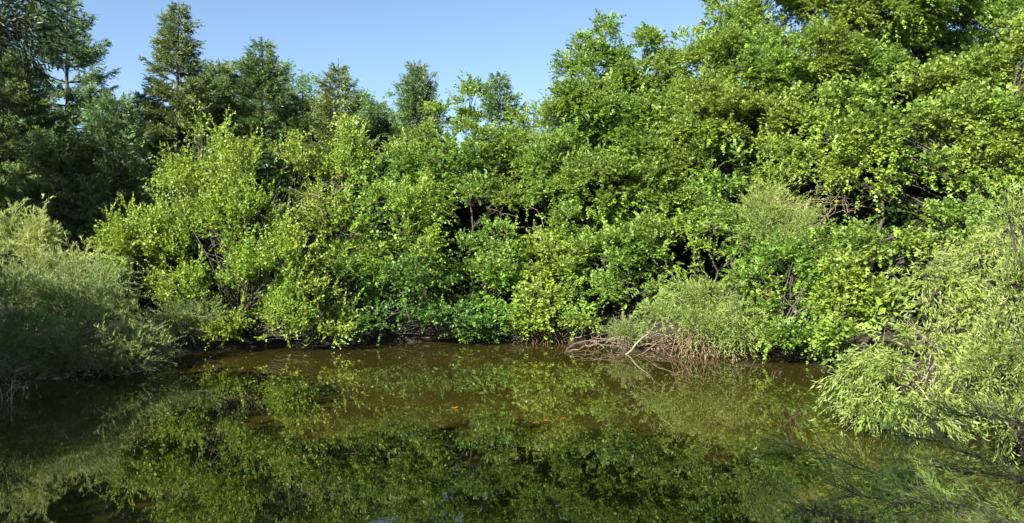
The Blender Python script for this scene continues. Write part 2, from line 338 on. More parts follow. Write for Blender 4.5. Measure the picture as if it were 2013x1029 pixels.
def plant(name, label, cat, base, lobes, sp, mat, seed, bark='bark', dens=1.0, npuff=1.0, psize=1.0, trunk_r=0.09, group=None,
          shoots=0, twigs=0.12, stems=1, over=None, dz=1.0, top=None, extra=None):
    """base: (px, D). lobes: list of (px, py, rx, ry, D) in photo pixels at depth D"""
    rng = np.random.default_rng(seed)
    bx = (base[0] - CX) / F * base[1]; by = base[1]; bz = float(ground_z(np.array(bx), np.array(by)))
    bz = max(bz, -0.35)
    loc = (bx, by, bz)
    rt = root(name, loc, label, cat, group)
    prm = dict(SP[sp]); prm.update(over or {})
    LB = []
    for px, py, rx, ry, D in lobes:
        c = at(px, py, D); a = rx / F * D; b = ry / F * D
        if sp != 'back': a = max(a - 0.12, 0.6 * a); b = max(b - 0.12, 0.6 * b)
        LB.append((c, np.array([a, min((a + b) / 2, 2.2) * dz, b])))
    P, Dr, PU = crown_points(LB, prm, rng, npuff, dens, psize)
    if sp != 'back' and len(P) > 400: P, Dr = carve(P, Dr, rng, 0.2 if sp in ('willow', 'willowup', 'feather') else (0.12 if name == 'slender_tree' else 0.13 if seed in (201, 202, 203, 204) else 0.36 if sp == 'shoot' else 0.27), prm.get('kz', 1.35))
    if sp != 'back':
        cnt = np.array([(((P - c_) ** 2).sum(1) < 0.14).sum() for c_ in PU]); big = cnt >= np.quantile(cnt, 0.3)
        PU = PU[big] if big.any() else PU
    if shoots:
        # longer shoots reaching out of the outline
        k = rng.integers(0, len(P), shoots)
        n2 = 6
        p0 = P[k]; d0 = norm(Dr[k] * 0.7 + np.array([0, 0, prm['upb'] + 0.35]) + rng.normal(size=(shoots, 3)) * 0.15)
        ext = rng.uniform(0.25, 0.8, shoots) * prm['spray'] * 2.2
        tt = np.linspace(0.0, 1, n2)
        PS = (p0[:, None] + d0[:, None] * (tt[None, :, None] * ext[:, None, None])).reshape(-1, 3)
        DS = norm(np.repeat(d0, n2, 0) + rng.normal(size=(shoots * n2, 3)) * 0.45)
        P = np.concatenate([P, PS]); Dr = np.concatenate([Dr, DS])
    crown('crown' if cat == 'tree' else 'foliage', P, Dr, prm, M[mat], rt, loc, rng)
    # wood: stems, limbs to puffs, twigs to sprays
    segs = []
    b0 = np.array([bx, by, bz - 0.15])
    cs = np.array([l[0] for l in LB]); 
    zt = cs[:, 2].max() + LB[int(cs[:, 2].argmax())][1][2] * 0.75
    topc = cs[int(cs[:, 2].argmax())].copy(); topc[2] = zt
    tr = []
    for s_ in range(stems):
        tp = topc if s_ == 0 else cs[rng.integers(0, len(cs))] + np.array([0, 0, 0.3])
        bb = b0 + (rng.normal(size=3) * np.array([0.25, 0.2, 0]) if s_ else 0)
        P_ = bez(bb, tp, rng, 12, 0.07)
        tr.append(P_); R_ = trunk_r * (1 - 0.82 * np.linspace(0, 1, 12)) * (1 if s_ == 0 else 0.7)
        R_[0] *= 1.35
        segs.append(tube(P_, R_, 8))
    mesh_np('trunk' if cat == 'tree' else 'stem', *join(segs), M[bark], rt, loc, smooth=True)
    segs = []
    for pc in PU:
        T_ = tr[rng.integers(0, len(tr))]
        j = int(np.argmin(np.abs(T_[:, 2] - (pc[2] - 0.35 * np.linalg.norm((pc - T_[0])[:2]) - 0.2))))
        j = min(j, 10)
        l = np.linalg.norm(pc - T_[j]); r0 = min(trunk_r * 0.4, 0.036, 0.008 + 0.010 * l)
        segs.append(tube(bez(T_[j], pc + np.array([0, 0.1, -0.05]), rng, 7, 0.08, 0.02), np.linspace(r0 * 0.8, 0.005, 7), 5))
    if twigs:
        k = rng.choice(len(P), max(1, int(len(P) * twigs)), replace=False)
        d2 = ((P[k][:, None] - PU[None]) ** 2).sum(-1) if len(k) * len(PU) < 3e6 else None
        near = PU[d2.argmin(1)] if d2 is not None else PU[rng.integers(0, len(PU), len(k))]
        ok = np.linalg.norm(P[k] - near, axis=1) < 1.4
        segs.append(prisms(near[ok], (P[k] + Dr[k] * prm['spray'] * 0.6)[ok], 0.007, 0.003, 3))
        segs[-1] = (segs[-1][0], segs[-1][1])
    mesh_np('branches', *join(segs), M[bark], rt, loc)
    if extra: extra(rt, loc, rng, P, PU)
    return rt

def conifer(name, label, px, py_top, D, R_px, seed, mat='needle', start=0.12, dens=1.0, tip_up=0.25, gap=0.42, nl=(0.135, 0.2),
            power=0.85, sparse=0.0, lean=0.0, flat=0.3, group='conifers behind the shrubs'):
    rng = np.random.default_rng(seed)
    top = at(px, py_top, D); bx, by = top[0] - lean, D
    bz = float(ground_z(np.array(bx), np.array(by)))
    H = top[2] - bz; R = R_px / F * D
    loc = (bx, by, bz); rt = root(name, loc, label, 'tree', group)
    n = 16; t = np.linspace(0, 1, n)
    TP = np.stack([bx + lean * t + rng.normal(size=n) * 0.02, by + rng.normal(size=n) * 0.02, bz - 0.2 + (H + 0.2) * t], 1)
    mesh_np('trunk', *tube(TP, 0.02 * H * (1 - 0.93 * t) * 0.75 + 0.008, 8), M['bark'], rt, loc, smooth=True)
    BP, BR, LP, LD = [], [], [], []
    z = start * H
    while z < H * 0.99:
        f = z / H; r = R * (1 - f) ** power * (0.6 + 0.4 * min(1, (f - start) / 0.15 + 0.2)) + 0.10
        nb = rng.integers(6, 9) if f < 0.9 else 5
        a0 = rng.uniform(0, 6.28); whorl = rng.uniform(0.78, 1.15)
        for b in range(nb):
            if rng.uniform() < sparse * (1 - f) ** 0.5: continue
            an = a0 + b * 6.283 / nb + rng.normal() * 0.25
            ln = r * whorl * rng.uniform(0.7, 1.2)
            if math.sin(an) > 0.4: ln *= 0.85
            dv = np.array([math.cos(an), math.sin(an), 0])
            m_ = 8; tt = np.linspace(0, 1, m_)
            rise = rng.uniform(-0.30, -0.02) + max(0, f - 0.55) * 1.3
            c = np.array([bx + lean * f, by, bz + z]) + dv * (tt * ln)[:, None]
            c[:, 2] += ln * (rise * tt + tip_up * tt ** 2.2)
            BP.append(c); BR.append(np.linspace(0.008 + 0.012 * ln, 0.005, m_))
            sd = np.array([-dv[1], dv[0], 0])
            ns = max(10, int(ln / 0.042 * dens))
            ts = rng.uniform(0.22 if f < 0.8 else 0.05, 1.0, ns)
            for q in range(ns):
                s_ = rng.choice([-1, 1]); tq = ts[q]
                p0 = np.array([np.interp(tq, tt, c[:, k]) for k in range(3)])
                l2 = (0.14 + 0.42 * ln * (1 - tq)) * rng.uniform(0.6, 1.25)
                l2 = min(l2, 0.8)
                d2 = norm(dv * 0.8 + sd * s_ * 0.6 + np.array([0, 0, rng.normal() * flat * 0.6 + tip_up * 0.45]))
                k2 = max(2, int(l2 / 0.08)); w = (np.arange(k2) + rng.uniform(0, 1, k2)) / k2
                LP.append(p0 + d2 * (w * l2)[:, None]); LD.append(np.repeat(d2[None], k2, 0))
        z += gap * rng.uniform(0.75, 1.3) * (1.0 if f < 0.75 else 0.5)
    P = np.concatenate(LP); Dr = norm(np.concatenate(LD) + rng.normal(size=(len(P), 3)) * 0.15)
    # leading shoot
    kz = np.linspace(0.93, 1.0, 14)
    P = np.concatenate([P, np.stack([bx + lean * kz, np.full(14, by), bz + H * kz], 1)]); Dr = np.concatenate([Dr, np.repeat([[0, 0, 1.]], 14, 0)])
    prm = dict(len=nl[0], asp=nl[1], spray=0.20, k=8, ang=0.5, tilt=0.5, hang=0.0, round=1, nj=0.6, droop=0.0, nup=0.3, jit=0.15)
    crown('crown', P, Dr, prm, M[mat], rt, loc, rng)
    mesh_np('branches', *join([tube(p_, r_, 4) for p_, r_ in zip(BP, BR)]), M['bark'], rt, loc)
    return rt

def bough(lines, r0, tw, every, prm, rng, spread=0.7, up=0.1):
    """branches as polylines with side twigs -> wood segs, spray roots, directions"""
    segs, P, Dr = [], [], []
    for ln in lines:
        ln = np.asarray(ln, float); m_ = 14; t0 = np.linspace(0, 1, len(ln)); t = np.linspace(0, 1, m_)
        c = np.stack([np.interp(t, t0, ln[:, k]) for k in range(3)], 1)
        for _ in range(2): c[1:-1] = (c[:-2] + c[1:-1] * 2 + c[2:]) / 4
        L_ = np.linalg.norm(np.diff(c, axis=0), axis=1).sum()
        c[1:] += rng.normal(size=(m_ - 1, 3)) * L_ * 0.004
        segs.append(tube(c, np.linspace(r0, r0 * 0.2, m_), 6))
        for _ in range(max(3, int(L_ / every))):
            tq = rng.uniform(0.12, 1.0); p0 = np.array([np.interp(tq, t, c[:, k]) for k in range(3)])
            dd = norm(c[min(m_ - 1, int(tq * (m_ - 1)) + 1)] - c[int(tq * (m_ - 1)) if tq < 0.999 else m_ - 2])
            d2 = norm(dd * 0.8 + rdir(rng, 1)[0] * spread + np.array([0, 0, up]))
            l2 = tw * rng.uniform(0.5, 1.3) * (1 - 0.4 * tq)
            q = bez(p0, p0 + d2 * l2, rng, 5, 0.1, 0.05)
            segs.append(tube(q, np.linspace(r0 * 0.28, 0.0008, 5), 4))
            k2 = max(3, int(l2 / (prm['spray'] * 0.35)))
            w = rng.uniform(0.15, 1, k2)
            P.append(np.stack([np.interp(w, np.linspace(0, 1, 5), q[:, k]) for k in range(3)], 1)); Dr.append(np.repeat(d2[None], k2, 0))
    P = np.concatenate(P); Dr = norm(np.concatenate(Dr) + rng.normal(size=(len(P), 3)) * 0.35)
    return segs, P, Dr

exec_plants = True
# ------------------------------------------------------------------ conifers and far trees
conifer('spruce_tree', 'tall dark spruce at the left edge of the sky, trunk showing through its bare middle', 132, -8, 30, 180, 11, 'needle_blue', start=0.16, sparse=0.2, power=0.75, gap=0.5)
conifer('fir_tree', 'open crowned fir with a thin leaning top, second conifer from the left', 352, 12, 32, 155, 12, 'needle_olive', start=0.15, sparse=0.25, lean=0.25, power=0.78)
conifer('fir_tree', 'broad dark green fir above the golden green shrub', 515, 80, 34, 185, 13, 'needle', power=0.88)
conifer('fir_tree', 'olive green fir with yellow climber leaves on its crown', 665, 126, 34, 145, 14, 'needle_olive', power=0.85)
conifer('fir_tree', 'slim feathery blue green conifer standing alone against the sky in the middle', 820, 136, 36, 85, 15, 'needle_blue', tip_up=0.9, power=0.6, gap=0.3, flat=0.8)
conifer('fir_tree', 'conifer tip rising behind the slender green tree right of the lone slim conifer', 982, 148, 34, 85, 16, 'needle_blue', power=0.6)
conifer('fir_tree', 'low blue green fir filling the gap left of the lone slim conifer', 742, 205, 37, 140, 17, 'needle_blue', power=0.7)
conifer('fir_tree', 'bushy blue green young fir in front of the tall dark spruce', 225, 200, 25, 125, 18, 'needle_blue', tip_up=0.7, power=0.6, gap=0.34, flat=0.8)
conifer('fir_tree', 'small grey green fir between the two tallest conifers', 430, 120, 36, 110, 19, 'needle_olive', power=0.7)
conifer('fir_tree', 'dark fir at the far left edge behind the pale feathery shrubs', 20, 110, 28, 190, 20, 'needle', power=0.6)

conifer('fir_tree', 'dark fir filling the shade between the tall spruce and the open fir', 285, 190, 33, 130, 21, 'needle', power=0.6)
conifer('fir_tree', 'dark low fir left of the broad fir', 395, 140, 35, 150, 22, 'needle', power=0.6)
conifer('fir_tree', 'dark low fir between broad fir and olive fir', 595, 190, 35, 170, 23, 'needle', power=0.6)
conifer('spruce_tree', 'blue green spruce partly cut by the left edge behind the willow branches', -40, 20, 31, 190, 24, 'needle_blue', power=0.6)
conifer('fir_tree', 'low dark fir standing in shade under the young blue green fir', 120, 270, 24, 140, 25, 'needle', power=0.5)
def bushset(l): return l
plant('robinia_tree', 'light green ferny leaved tree between the broad fir and the olive fir', 'tree', (590, 38),
      [(592, 185, 50, 40, 38), (560, 165, 35, 40, 38), (620, 200, 30, 35, 38), (580, 260, 85, 80, 38), (620, 330, 70, 70, 37)], 'robinia', 'robinia', 31)
plant('robinia_tree', 'soft green tree crown between the olive fir and the lone slim conifer', 'tree', (735, 42),
      [(735, 220, 50, 40, 42), (700, 225, 40, 40, 42), (780, 240, 40, 35, 42), (735, 265, 70, 50, 42), (760, 300, 80, 70, 41), (700, 330, 80, 60, 41)], 'robinia', 'robinia', 32)
plant('robinia_tree', 'pale distant tree crown showing low between the slender tree and the tall alder', 'tree', (1050, 48),
      [(1048, 240, 40, 35, 48), (1010, 250, 35, 35, 48), (1080, 260, 40, 40, 48), (1060, 320, 70, 70, 47), (1020, 360, 80, 70, 47)], 'robinia', 'fresh', 33)
plant('broadleaf_tree', 'rich green round tree behind the broad fir', 'tree', (460, 40),
      [(450, 160, 40, 40, 40), (475, 180, 50, 50, 40), (430, 260, 90, 70, 40), (520, 290, 90, 70, 39)], 'robinia', 'robinia', 34)
# thicket behind everything: separate back trees, deep shade painted into leaf colour
bk = [(60, 420, 150, 150, 33), (260, 440, 140, 130, 31), (430, 430, 130, 120, 31), (600, 430, 130, 110, 31), (770, 440, 130, 110, 31),
      (930, 470, 120, 90, 31), (1090, 440, 130, 120, 30), (1240, 400, 140, 150, 30), (1420, 380, 150, 170, 30), (1600, 380, 150, 180, 29),
      (1780, 380, 150, 180, 28), (1960, 380, 150, 180, 27)]
bk2 = [(350, 400, 150, 130, 36), (560, 420, 150, 120, 36), (780, 400, 150, 120, 36), (1010, 430, 140, 100, 35), (1200, 380, 140, 130, 34), (1330, 330, 130, 150, 33), (1480, 320, 150, 160, 32), (1660, 300, 150, 170, 31), (1850, 280, 150, 170, 30), (2010, 300, 130, 170, 29)]
wh = ['behind the young fir at far left', 'under the open fir', 'behind the golden shrub top', 'under the olive fir', 'behind the mulberry shrub',
      'behind the slender tree', 'behind the dead branches', 'behind the first tall alder', 'behind the wide alder', 'behind the upper right trees',
      'behind the vine hung tree', 'behind the right hand willow']
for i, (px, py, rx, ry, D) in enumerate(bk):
    plant('shade_coloured_tree', 'back row tree, shade painted into leaves, ' + wh[i], 'tree', (px, D + 1), [(px, py, rx, ry, D), (px + 30, py + 120, rx, ry * 0.8, D), (px - 20, py + 190, rx, ry * .6, D - 1)],
          'back', 'painted_shade_leaf', 50 + i, twigs=0.03, group='back row trees')

wh2 = ['under the small grey green fir', 'under the broad fir', 'left of the lone slim conifer', 'behind the slender tree trunk', 'behind the tall pointed alder', 'behind the narrow alder top',
       'seen through the hollow in the widest alder', 'behind the dark upper right alder', 'seen above the big hollow under the vines', 'behind the vines at the right edge']
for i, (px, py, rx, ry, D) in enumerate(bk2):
    plant('shade_coloured_tree', 'farther back row tree, shade painted into leaves, ' + wh2[i], 'tree', (px, D + 1), [(px, py, rx, ry, D), (px + 30, py + 110, rx, ry * 0.8, D)],
          'back', 'painted_shade_leaf', 70 + i, twigs=0.03, group='back row trees')
# ------------------------------------------------------------------ middle trees and shrubs
plant('slender_tree', 'slender loose green tree whose thin top reaches the sky right of the slim conifer', 'tree', (935, 27),
      [(930, 200, 35, 40, 27), (925, 270, 60, 50, 27), (960, 340, 75, 60, 27), (880, 330, 50, 50, 27), (1000, 290, 40, 60, 27), (860, 250, 30, 50, 27.5), (960, 385, 70, 34, 26.4), (1010, 400, 50, 34, 26.2), (1010, 240, 30, 40, 27.2), (1050, 330, 50, 60, 27)], 'alder', 'alder', 101,
      dens=1.0, shoots=50, trunk_r=0.05, over=dict(upb=0.5), twigs=0.3)
plant('slender_tree', 'green thin tree in front of the lone slim conifer', 'tree', (830, 28),
      [(840, 290, 50, 50, 28), (800, 340, 70, 60, 28), (860, 400, 60, 60, 27.5)], 'alder', 'alder', 102, dens=0.9, shoots=40)
plant('golden_shrub', 'large golden green shrub with upright shoots left of centre', 'shrub', (440, 23.5),
      [(420, 300, 60, 60, 23.5), (400, 390, 95, 80, 23.2), (480, 360, 70, 70, 23.3), (350, 440, 70, 70, 22.8), (500, 460, 100, 90, 22.8),
       (400, 520, 110, 80, 22.4), (560, 330, 40, 45, 24), (560, 560, 90, 80, 22), (480, 600, 110, 60, 21.8), (600, 625, 80, 45, 21.8), (470, 652, 60, 14, 21.2), (560, 655, 60, 14, 21.2), (500, 645, 90, 25, 21.5), (420, 640, 50, 25, 21.4), (640, 650, 50, 15, 21.6)], 'shoot', 'golden', 111, 'bark',
      shoots=160, stems=4, trunk_r=0.07, twigs=0.3)
plant('golden_shrub', 'smaller golden shrub reaching left over the pale feathery bushes', 'shrub', (290, 22),
      [(250, 490, 50, 50, 21.5), (310, 520, 60, 60, 21.5), (260, 560, 60, 45, 21.2), (350, 580, 60, 40, 21.2)], 'shoot', 'golden', 112, 'bark', shoots=70, stems=3, trunk_r=0.05, twigs=0.3)
plant('yellow_shrub', 'thin yellow green shrub above the tangle of dry twigs', 'shrub', (680, 25),
      [(685, 310, 35, 40, 25), (655, 370, 60, 50, 24.5), (700, 360, 40, 50, 25), (640, 420, 60, 50, 24)], 'shoot', 'golden', 113, 'bark', shoots=60, stems=3, trunk_r=0.05, dens=0.8)
plant('mulberry_shrub', 'bright green broad leaved shrub left of the dark gap', 'shrub', (760, 24.5),
      [(740, 420, 90, 50, 24), (830, 420, 60, 60, 24), (680, 470, 80, 60, 23.6), (790, 500, 90, 70, 23.6), (640, 520, 60, 60, 23.2)], 'broad', 'mulberry', 121, stems=4, trunk_r=0.07, shoots=50)
plant('dogwood_shrub', 'dark green low shrub hanging to the waterline left of the gap', 'shrub', (770, 24),
      [(700, 570, 80, 60, 23), (820, 570, 90, 70, 23.2), (760, 630, 90, 40, 22.7), (870, 630, 70, 40, 22.9), (660, 635, 60, 30, 22.4), (940, 650, 50, 20, 23.2)], 'broad', 'deep', 122, stems=4, trunk_r=0.05)
plant('dogwood_shrub', 'fresh green shrub of hanging leaves right of the dark gap', 'shrub', (970, 24.6),
      [(975, 470, 50, 40, 24.2), (990, 530, 55, 60, 24), (950, 570, 60, 60, 23.8), (980, 620, 70, 45, 23.6), (910, 520, 30, 70, 24.5)], 'broad', 'fresh', 123, stems=3, trunk_r=0.05)
plant('yellow_shrub', 'small bright yellow green bush standing on bare roots at the waterline', 'shrub', (1065, 23.8),
      [(1070, 600, 50, 40, 23.2), (1040, 625, 30, 25, 23.1), (1100, 630, 45, 28, 23.1), (1060, 640, 45, 15, 23.0)], 'broad', 'yellow', 124, 'bark_pale', stems=3, trunk_r=0.04, over=dict(len=0.12))
plant('elder_shrub', 'olive green mixed shrub above the small yellow bush', 'shrub', (1080, 25),
      [(1060, 510, 50, 50, 24.2), (1100, 540, 60, 60, 24), (1050, 560, 40, 40, 24)], 'broad', 'mulberry', 125, stems=3, trunk_r=0.04, over=dict(len=0.11))

# ------------------------------------------------------------------ the alders
plant('alder_tree', 'tall alder with the separate pointed top right of the open sky', 'tree', (1180, 27),
      [(1185, 70, 28, 45, 27), (1165, 140, 65, 60, 27), (1215, 150, 35, 50, 27), (1150, 210, 75, 60, 26.5), (1110, 245, 50, 50, 26.5), (1210, 260, 80, 80, 26.5),
       (1120, 330, 90, 70, 26), (1200, 380, 100, 80, 25.5), (1090, 400, 60, 50, 25.5), (1150, 450, 90, 60, 25.2)], 'alder', 'alder', 201, over=dict(sqz=0.75, upb=0.35), shoots=120, trunk_r=0.11, twigs=0.15, dens=1.25, npuff=1.3)
plant('alder_tree', 'narrow alder top between the pointed alder and the widest alder', 'tree', (1290, 27),
      [(1278, 95, 30, 35, 27), (1275, 160, 60, 65, 27), (1330, 150, 40, 60, 26.8), (1300, 230, 75, 75, 26.5), (1280, 330, 80, 80, 26), (1310, 420, 80, 70, 25.5)], 'alder', 'alder', 202, over=dict(sqz=0.75, upb=0.35), shoots=90, trunk_r=0.10, twigs=0.15, dens=1.25, npuff=1.3)
plant('alder_tree', 'widest alder whose crown runs out of the top of the view', 'tree', (1440, 26),
      [(1430, 50, 75, 60, 26), (1500, 20, 90, 70, 26.5), (1380, 130, 75, 75, 25.8), (1470, 140, 100, 80, 25), (1400, 240, 90, 80, 25), (1500, 250, 100, 80, 24.6),
       (1380, 330, 70, 60, 25), (1560, 130, 90, 90, 25.5), (1580, 220, 80, 70, 24.5), (1430, 300, 110, 60, 26.5), (1350, 220, 60, 70, 26.5)], 'alder', 'alder_warm', 203, over=dict(sqz=0.75, upb=0.35), shoots=150, trunk_r=0.16, twigs=0.15)
plant('alder_tree', 'tall alder in the upper right with its trunk showing', 'tree', (1720, 26),
      [(1640, 30, 90, 70, 26), (1740, 20, 100, 90, 26), (1670, 130, 90, 60, 25.5), (1840, 40, 80, 70, 26.5), (1850, 130, 70, 70, 26.5), (1930, 60, 60, 80, 27), (1800, -60, 130, 70, 26), (1600, -50, 120, 60, 26), (1990, 20, 70, 90, 27.5), (1980, 130, 70, 60, 27), (1760, 120, 90, 60, 27), (1900, 190, 90, 60, 27)],
      'alder', 'alder', 204, over=dict(sqz=0.75, upb=0.35), shoots=60, trunk_r=0.085, twigs=0.1, dens=1.4)
plant('alder_shrub', 'rounded grey green alder shrub overhanging the shaded bank right of the yellow bush', 'shrub', (1230, 23.8),
      [(1240, 480, 90, 50, 23.6), (1180, 520, 80, 60, 23.4), (1300, 500, 60, 60, 23.2), (1160, 580, 70, 50, 23), (1250, 570, 75, 40, 22.9), (1150, 625, 50, 30, 22.7)], 'alder', 'alder', 205, stems=5, trunk_r=0.07, shoots=40)
plant('alder_shrub', 'dense green shrub behind the upper feathery bush', 'shrub', (1450, 23),
      [(1430, 410, 70, 50, 23), (1400, 460, 70, 60, 22.6), (1490, 480, 70, 60, 22), (1400, 380, 50, 40, 23)], 'alder', 'alder', 206, stems=4, trunk_r=0.08, shoots=30)
plant('alder_shrub', 'layered deep green shrub over the black bank right of the lower feathery bush', 'shrub', (1560, 20.5),
      [(1500, 560, 70, 45, 20), (1570, 530, 80, 50, 20), (1640, 500, 80, 50, 19.6), (1540, 610, 80, 35, 19.7), (1620, 590, 60, 50, 19.4), (1590, 650, 55, 28, 19.2), (1700, 490, 70, 50, 19), (1540, 660, 60, 26, 18.9), (1610, 668, 50, 28, 18.5), (1480, 620, 40, 30, 19.6)], 'alder', 'fresh', 207, stems=4, trunk_r=0.07, shoots=40)
plant('alder_shrub', 'green shrub in front of the widest alder, above the upper feathery bush', 'shrub', (1530, 22.8),
      [(1500, 330, 80, 50, 23), (1580, 330, 80, 60, 22.4), (1530, 400, 60, 40, 22.6)], 'alder', 'alder_warm', 208, stems=3, trunk_r=0.09, shoots=40)
plant('vine_tree', 'tree under a bright curtain of heart shaped vine leaves at right', 'tree', (1800, 20.5),
      [(1690, 220, 80, 50, 20), (1780, 190, 90, 55, 20), (1900, 170, 90, 60, 20), (1980, 130, 60, 60, 19.5), (1660, 290, 70, 55, 19.5), (1760, 270, 100, 60, 19.2),
       (1870, 260, 110, 70, 19), (1970, 260, 80, 90, 18.5), (1700, 350, 70, 40, 19.2), (1830, 340, 90, 40, 18.8), (1930, 360, 80, 50, 18.3), (2020, 380, 60, 70, 18), (2000, 200, 70, 70, 18.6), (1960, 300, 80, 60, 18.4), (2040, 90, 60, 80, 19)],
      'vine', 'vine', 209, stems=3, trunk_r=0.09, shoots=60)
plant('beech_shrub', 'spreading shrub with flat leafy tiers beneath the vine hung tree', 'shrub', (1820, 18.5),
      [(1800, 425, 90, 25, 18), (1880, 420, 60, 35, 18), (1740, 470, 70, 35, 17.8), (1840, 480, 70, 40, 17.6), (1920, 470, 60, 40, 17.6)], 'alder', 'alder', 210, stems=3, trunk_r=0.06)
plant('vine_shrub', 'hanging vine clad bush beside the dark hollow at the water, left of the lower willow', 'shrub', (1690, 17),
      [(1660, 560, 55, 50, 16.8), (1700, 530, 60, 50, 16.8), (1650, 620, 40, 50, 16.4), (1730, 600, 50, 50, 16.6), (1650, 670, 35, 30, 16.0)], 'vine', 'vine', 211, stems=3, trunk_r=0.05, over=dict(len=0.11))

# ------------------------------------------------------------------ feathery and willow shrubs
plant('feathery_shrub', 'pale feathery bush leaning over the brush pile at the waterline', 'shrub', (1400, 20.6),
      [(1375, 560, 38, 32, 20.1), (1345, 598, 32, 32, 20.2), (1400, 595, 46, 40, 19.9), (1436, 628, 36, 26, 19.7), (1380, 640, 36, 22, 19.8), (1460, 652, 20, 12, 19.6), (1290, 622, 26, 20, 20.5)], 'feather', 'feather_gold', 301, 'deadwood', stems=6, trunk_r=0.02, shoots=45, dens=0.6, over=dict(droop=0.8, upb=0.05, len=0.14))
plant('feathery_shrub', 'higher pale feathery bush among the dense green alders', 'shrub', (1540, 22),
      [(1520, 420, 70, 35, 21.2), (1490, 450, 60, 40, 21), (1570, 450, 60, 40, 21), (1560, 490, 50, 35, 20.7)], 'feather', 'feather_gold', 302, 'deadwood', stems=4, trunk_r=0.03, shoots=30)
plant('feathery_shrub', 'tiny grey green feathery tuft at the waterline left of the fallen trunk', 'shrub', (1230, 22),
      [(1228, 662, 22, 16, 21.8)], 'feather', 'feather', 303, 'deadwood', stems=3, trunk_r=0.015)
plant('feathery_shrub', 'large pale green feathery bush on the left bank, lit on top and shaded below', 'shrub', (150, 19),
      [(110, 560, 60, 50, 18.4), (180, 560, 60, 50, 18.4), (60, 590, 80, 50, 17.8), (160, 620, 80, 50, 17.8), (230, 620, 40, 40, 18.2),
       (30, 650, 80, 50, 17.4), (130, 700, 100, 35, 16.9), (235, 700, 45, 22, 17.4), (265, 675, 28, 28, 18.0), (240, 712, 55, 12, 17.2), (305, 695, 34, 14, 18.0), (160, 722, 60, 12, 16.8), (20, 710, 80, 35, 16.6), (180, 660, 80, 40, 17.4)], 'feather', 'feather', 304, 'deadwood', stems=8, trunk_r=0.04, shoots=80)
plant('feathery_shrub', 'pale yellow plumes of the feathery bush top at the left edge, sunlight painted in', 'shrub', (60, 19.8),
      [(80, 470, 26, 30, 19.2), (75, 510, 34, 34, 19.2), (14, 460, 24, 26, 19.2), (10, 500, 34, 34, 19.1), (100, 530, 40, 34, 19.0), (150, 540, 30, 24, 19.0)], 'feather', 'plume_painted_sun', 307, 'deadwood', stems=4, trunk_r=0.03, shoots=60, over=dict(upb=0.9, spray=0.4))
plant('feathery_shrub', 'feathery bush with painted blue green shade at the left edge beside the water', 'shrub', (0, 16.4),
      [(-10, 610, 70, 60, 16), (40, 660, 60, 50, 16), (-30, 690, 70, 40, 15.6)], 'feather', 'feather_painted_shade', 305, 'deadwood', stems=5, trunk_r=0.03)
plant('feathery_shrub', 'small feathery willow bush low on the bank between the left bushes and the golden shrub', 'shrub', (360, 21.6),
      [(340, 625, 30, 22, 21), (400, 625, 34, 20, 21), (360, 650, 34, 14, 21)], 'feather', 'feather', 306, 'deadwood', stems=4, trunk_r=0.03)
plant('willow_tree', 'pale drooping willow at right, upper crown under the vine hung tree', 'tree', (1900, 14.5),
      [(1880, 500, 70, 50, 13.6), (1830, 560, 50, 60, 13.2), (1930, 540, 60, 60, 13), (1990, 470, 50, 60, 13), (1860, 600, 50, 40, 13), (1960, 620, 70, 60, 12.4)], 'willow', 'willow', 311, 'bark_pale', stems=3, trunk_r=0.06)
plant('willow_shrub', 'low pale willow bush overhanging the water at right', 'shrub', (1800, 12.4),
      [(1800, 690, 90, 45, 12), (1750, 740, 80, 50, 11.7), (1840, 750, 90, 55, 11.5), (1712, 800, 50, 40, 11.5), (1780, 810, 90, 35, 11.3), (1900, 720, 70, 60, 11.4), (1685, 740, 35, 35, 12)], 'willow', 'willow', 312, 'bark_pale', stems=5, trunk_r=0.04)
plant('willow_tree', 'fine leaved yellow green willow at the right edge, closest of the willows', 'tree', (2080, 9.5),
      [(2000, 460, 45, 70, 9), (1980, 560, 70, 70, 8.8), (2010, 680, 80, 80, 8.6), (1950, 740, 60, 60, 8.8), (2040, 580, 60, 80, 8.6), (1980, 820, 70, 50, 8.6)], 'willowup', 'willow', 313, 'bark', stems=4, trunk_r=0.04, over=dict(len=0.085, spray=0.4, droop=0.45, upb=0.35), psize=0.9)


# ------------------------------------------------------------------ trees beside the viewer that shade the left bank
def shade_tree(label, x, y, lobes, seed, mat='deep'):
    # lobes in metres (x, y, z, radius)
    rng = np.random.default_rng(seed); bz = float(ground_z(np.array(x), np.array(y)))
    rt = root('bank_tree', (x, y, bz), label, 'tree')
    LB = [(np.array(l[:3], float), np.array([l[3], l[3], l[3] * 0.8])) for l in lobes]
    prm = dict(SP['back']); prm['dens'] = 5; prm['len'] = 0.2
    P, Dr, PU = crown_points(LB, prm, rng)
    crown('crown', P, Dr, prm, M[mat], rt, (x, y, bz), rng)
    top = LB[-1][0]
    TP = bez((x, y, bz - 0.15), top, rng, 10, 0.05)
    mesh_np('trunk', *tube(TP, 0.17 * (1 - 0.8 * np.linspace(0, 1, 10)), 9), M['bark'], rt, (x, y, bz), smooth=True)
    mesh_np('branches', *join([tube(bez(TP[5], c, rng, 6, 0.15), np.linspace(0.04, 0.008, 6), 5) for c in PU]), M['bark'], rt, (x, y, bz))
    return rt, TP
shade_tree('leafy bank tree standing just left of the view, shading the left shrubs', -14.0, 9.5,
           [(-14.5, 9, 4.5, 1.9), (-13.5, 11, 4.5, 1.7), (-15.5, 11.5, 5.5, 1.8), (-15.5, 9.5, 5.6, 1.6), (-12.3, 8.5, 5.6, 1.8), (-11.6, 6.6, 6.2, 1.9), (-13.5, 8.5, 6.5, 1.5)], 401)
